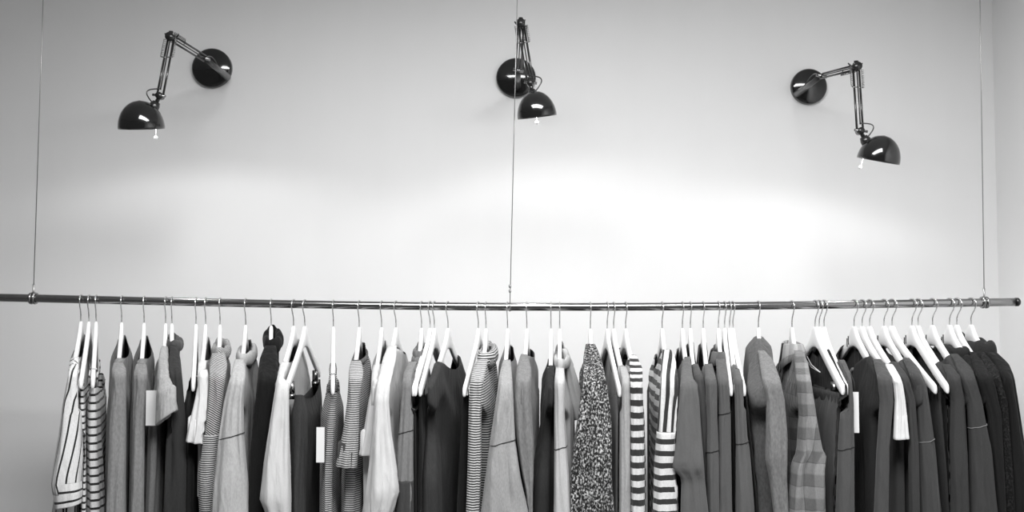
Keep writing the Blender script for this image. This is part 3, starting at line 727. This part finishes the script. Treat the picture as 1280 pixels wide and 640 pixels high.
# ------------------------------------------------------------------ wall lamps
def lamp(base, pivot, elbow, wrist, rim, roll, rpx, dshade, tilt, lab, chain, depths, cordside, bulge):
    bp_ = P(base[0], base[1], WY); e = tag(empty('wall_lamp', bp_), lab, 'lamp', 'black wall lamps above the rail'); iv = frame(e)
    R = base[2] / FPX * WY
    mx = Matrix.Translation(bp_) @ Matrix.Rotation(PI / 2, 4, 'X')
    MB().lathe([(R, 0), (R, .009), (R * .985, .013), (R * .93, .016), (R * .8, .019), (R * .45, .023), (R * .2, .026), (0, .026)], mx, 48).build('base', M_BLACK, e, True, iv)
    pv = P(pivot[0], pivot[1], depths[0]); eb = P(elbow[0], elbow[1], depths[1]); wr = P(wrist[0], wrist[1], depths[2])
    # bracket between the base and the arm
    bc = bp_ + Vector((pv.x - bp_.x, 0, pv.z - bp_.z)) * .75 + Vector((0, -.022, 0))
    bk = MB().tube([bc, bc + (pv - bc) * .5, pv], .008, 12, rads=[.011, .008, .007]).build('bracket', M_BLKMET, e, True, iv)
    MB().tube([pv + Vector((-.014, 0, .003)), pv + Vector((.014, 0, -.003))], .0045, 10).build('pivot_bolt', M_STEEL, bk, True, iv)
    def arm(a, b, nm, springs):
        dv = (b - a).normalized(); side = dv.cross(Vector((0, 1, 0))).normalized() * .0075
        pa = None
        m = MB()
        for sg in (-1, 1): m.tube([a + side * sg, b + side * sg], .0027, 8)
        pa = m.build(nm, M_BLKMET, e, True, iv)
        for sg in springs:
            p0 = b - dv * .005 + side * 1.9 * sg + Vector((0, -.003, 0)); p1 = p0 - dv * .055
            pts = [p0 + (p1 - p0) * (k / 90) + side.normalized() * (.0028 * math.cos(k * .9)) + Vector((0, .0028 * math.sin(k * .9), 0)) for k in range(91)]
            MB().tube(pts, .0008, 5).build('spring', M_STEEL, pa, True, iv)
            MB().tube([p1, p1 - side * 1.9 * sg], .0012, 6).build('spring_pin', M_STEEL, pa, True, iv)
        return pa
    arm(pv, eb, 'lower_arm', (-1,))
    arm(wr, eb, 'upper_arm', (-1, 1))
    jo = MB(); jo.tube([eb + Vector((0, .014, 0)), eb + Vector((0, -.014, 0))], .011, 16)
    jo.tube([eb + Vector((0, 0, -.004)), eb + Vector((0, -.002, .016))], .0055, 10)
    j = jo.build('elbow_joint', M_BLKMET, e, True, iv)
    MB().tube([eb + Vector((-.012, -.012, .006)), eb + Vector((.012, -.012, .006))], .002, 8).build('bolt', M_STEEL, j, True, iv)
    # shade: rim centre, axis
    rc = P(rim[0], rim[1], dshade); rr = rpx / FPX * dshade
    ax = Matrix.Translation(rc) @ Matrix.Rotation(math.radians(roll), 4, 'Y') @ Matrix.Rotation(math.radians(tilt), 4, 'X')
    H = rr * bulge
    outer = [(rr * math.cos(t), H * math.sin(t)) for t in np.linspace(0, PI / 2 - .28, 16)]
    prof = [(rr * .975, .0)] + outer + [(.0, outer[-1][1] + .003)]
    inner = [(rr * .965 * math.cos(t), H * .955 * math.sin(t)) for t in np.linspace(0, PI / 2, 14)]
    inner[-1] = (0, inner[-1][1])
    sh = MB().lathe(prof, ax, 48).build('shade', M_BLACK, e, True, iv)
    il = MB().lathe([(rr * .977, .0001)] + inner, ax, 48).build('shade_lining', M_INNER, sh, True, iv)
    # socket and knuckle joining the wrist to the shade
    nd = (wr - rc); topn = ax @ Vector((0, 0, H * .98))
    na = rc + (wr - rc).normalized() * (rr * 1.0)
    so = MB().tube([na, na + (wr - na) * .3, na + (wr - na) * .55], .01, 16, rads=[.0135, .0125, .009]).build('socket', M_BLKMET, e, True, iv)
    kn = MB(); kn.tube([na + (wr - na) * .5, wr], .005, 10); kn.tube([wr + Vector((0, .010, 0)), wr + Vector((0, -.010, 0))], .0085, 14)
    kn.build('knuckle', M_BLKMET, so, True, iv)
    MB().tube([wr + Vector((-.016, -.006, .002)), wr + Vector((.016, -.006, -.002))], .0032, 8).build('thumb_screw', M_STEEL, so, True, iv)
    # flex
    def loop(a, b, off, n=16):
        return [a + (b - a) * (k / n) + off * math.sin(PI * k / n) for k in range(n + 1)]
    co = MB(); c1 = cordside
    co.tube(loop(na + (wr - na) * .3, wr + (eb - wr) * .12, Vector((c1 * .026, -.004, .012))), .0016, 6)
    co.tube([wr + (eb - wr) * k + Vector((0, -.0045, 0)) for k in (.1, .5, .95)], .0016, 6)
    co.tube(loop(eb + (wr - eb) * .05, eb + (pv - eb) * .1, Vector((-c1 * .016, -.004, .014))), .0016, 6)
    co.tube([eb + (pv - eb) * k + Vector((0, -.0045, 0)) for k in (.08, .5, .98)], .0016, 6)
    co.tube(loop(pv, bp_ + Vector((pv.x - bp_.x, -.01, pv.z - bp_.z)) * .5 + Vector((0, -.018, 0)), Vector((0, -.008, .022))), .0016, 6)
    co.build('flex', M_BLKMET, e, True, iv)
    # bulb, its light, the pull chain
    bl = MB().lathe([(0, H * .95), (.009, H * .9), (.010, H * .75), (.0165, H * .62), (.0175, H * .52), (.014, H * .44), (0, H * .41)], ax, 20).build('bulb', M_BULB, e, True, iv)
    ld = bpy.data.lights.new('bulb_light', 'POINT'); ld.energy = LAMP_W; ld.shadow_soft_size = .006
    lo_ = bpy.data.objects.new('bulb_light', ld); C.objects.link(lo_); lo_.location = iv @ (ax @ Vector((0, 0, rr * .34))); lo_.parent = e
    t0, t1 = P(chain[0], chain[1], dshade - .01), P(chain[2], chain[3], dshade - .01)
    ch = MB().tube([t0, t1], .0006, 6).build('pull_chain', M_WHITE, e, True, iv)
    MB().lathe([(0, .0048), (.0034, .0034), (.0048, 0), (.0034, -.0034), (0, -.0048)], Matrix.Translation(t1), 14).build('chain_ball', M_WHITE, ch, True, iv)
LAMP_W = 2.6
lamp((266, 86, 25), (256, 73), (214, 47), (200, 120), (177, 161), 0, 28, 2.2, 13, 'black jointed wall lamp nearest the left cable, bending towards it', (195, 158, 195, 172), (2.43, 2.27, 2.21), -1, 1.26)
lamp((645, 98, 25), (648, 88), (651, 30), (663, 104), (671.5, 146.5), -7, 25, 2.19, 12, 'black jointed wall lamp behind the middle cable, folded straight up', (671, 146, 671, 153), (2.44, 2.28, 2.21), 1, 1.3)
lamp((1010, 109, 22.5), (1027, 95), (1070, 84), (1075, 164), (1097.5, 201.5), 10, 26, 2.2, 13, 'black jointed wall lamp nearest the right cable, its shade tilted to one side', (1079, 198, 1075, 209), (2.43, 2.27, 2.21), 1, 1.25)

# ------------------------------------------------------------------ light
def area(name, loc, rot, sx, sy, w):
    ld = bpy.data.lights.new(name, 'AREA'); ld.shape = 'RECTANGLE'; ld.size = sx; ld.size_y = sy; ld.energy = w
    o = bpy.data.objects.new(name, ld); C.objects.link(o); o.location = loc; o.rotation_euler = rot
    return o
area('ceiling_light', (.1, .9, 2.82), (0, 0, 0), 1.5, .7, 86)
W = bpy.data.worlds.new('world'); sc.world = W; W.use_nodes = True
W.node_tree.nodes['Background'].inputs[0].default_value = g3(1); W.node_tree.nodes['Background'].inputs[1].default_value = .12
vs = sc.view_settings
sc.display_settings.display_device = 'sRGB'
vs.view_transform = 'Standard'; vs.look = 'None'; vs.exposure = -.07; vs.gamma = 1; vs.use_curve_mapping = False
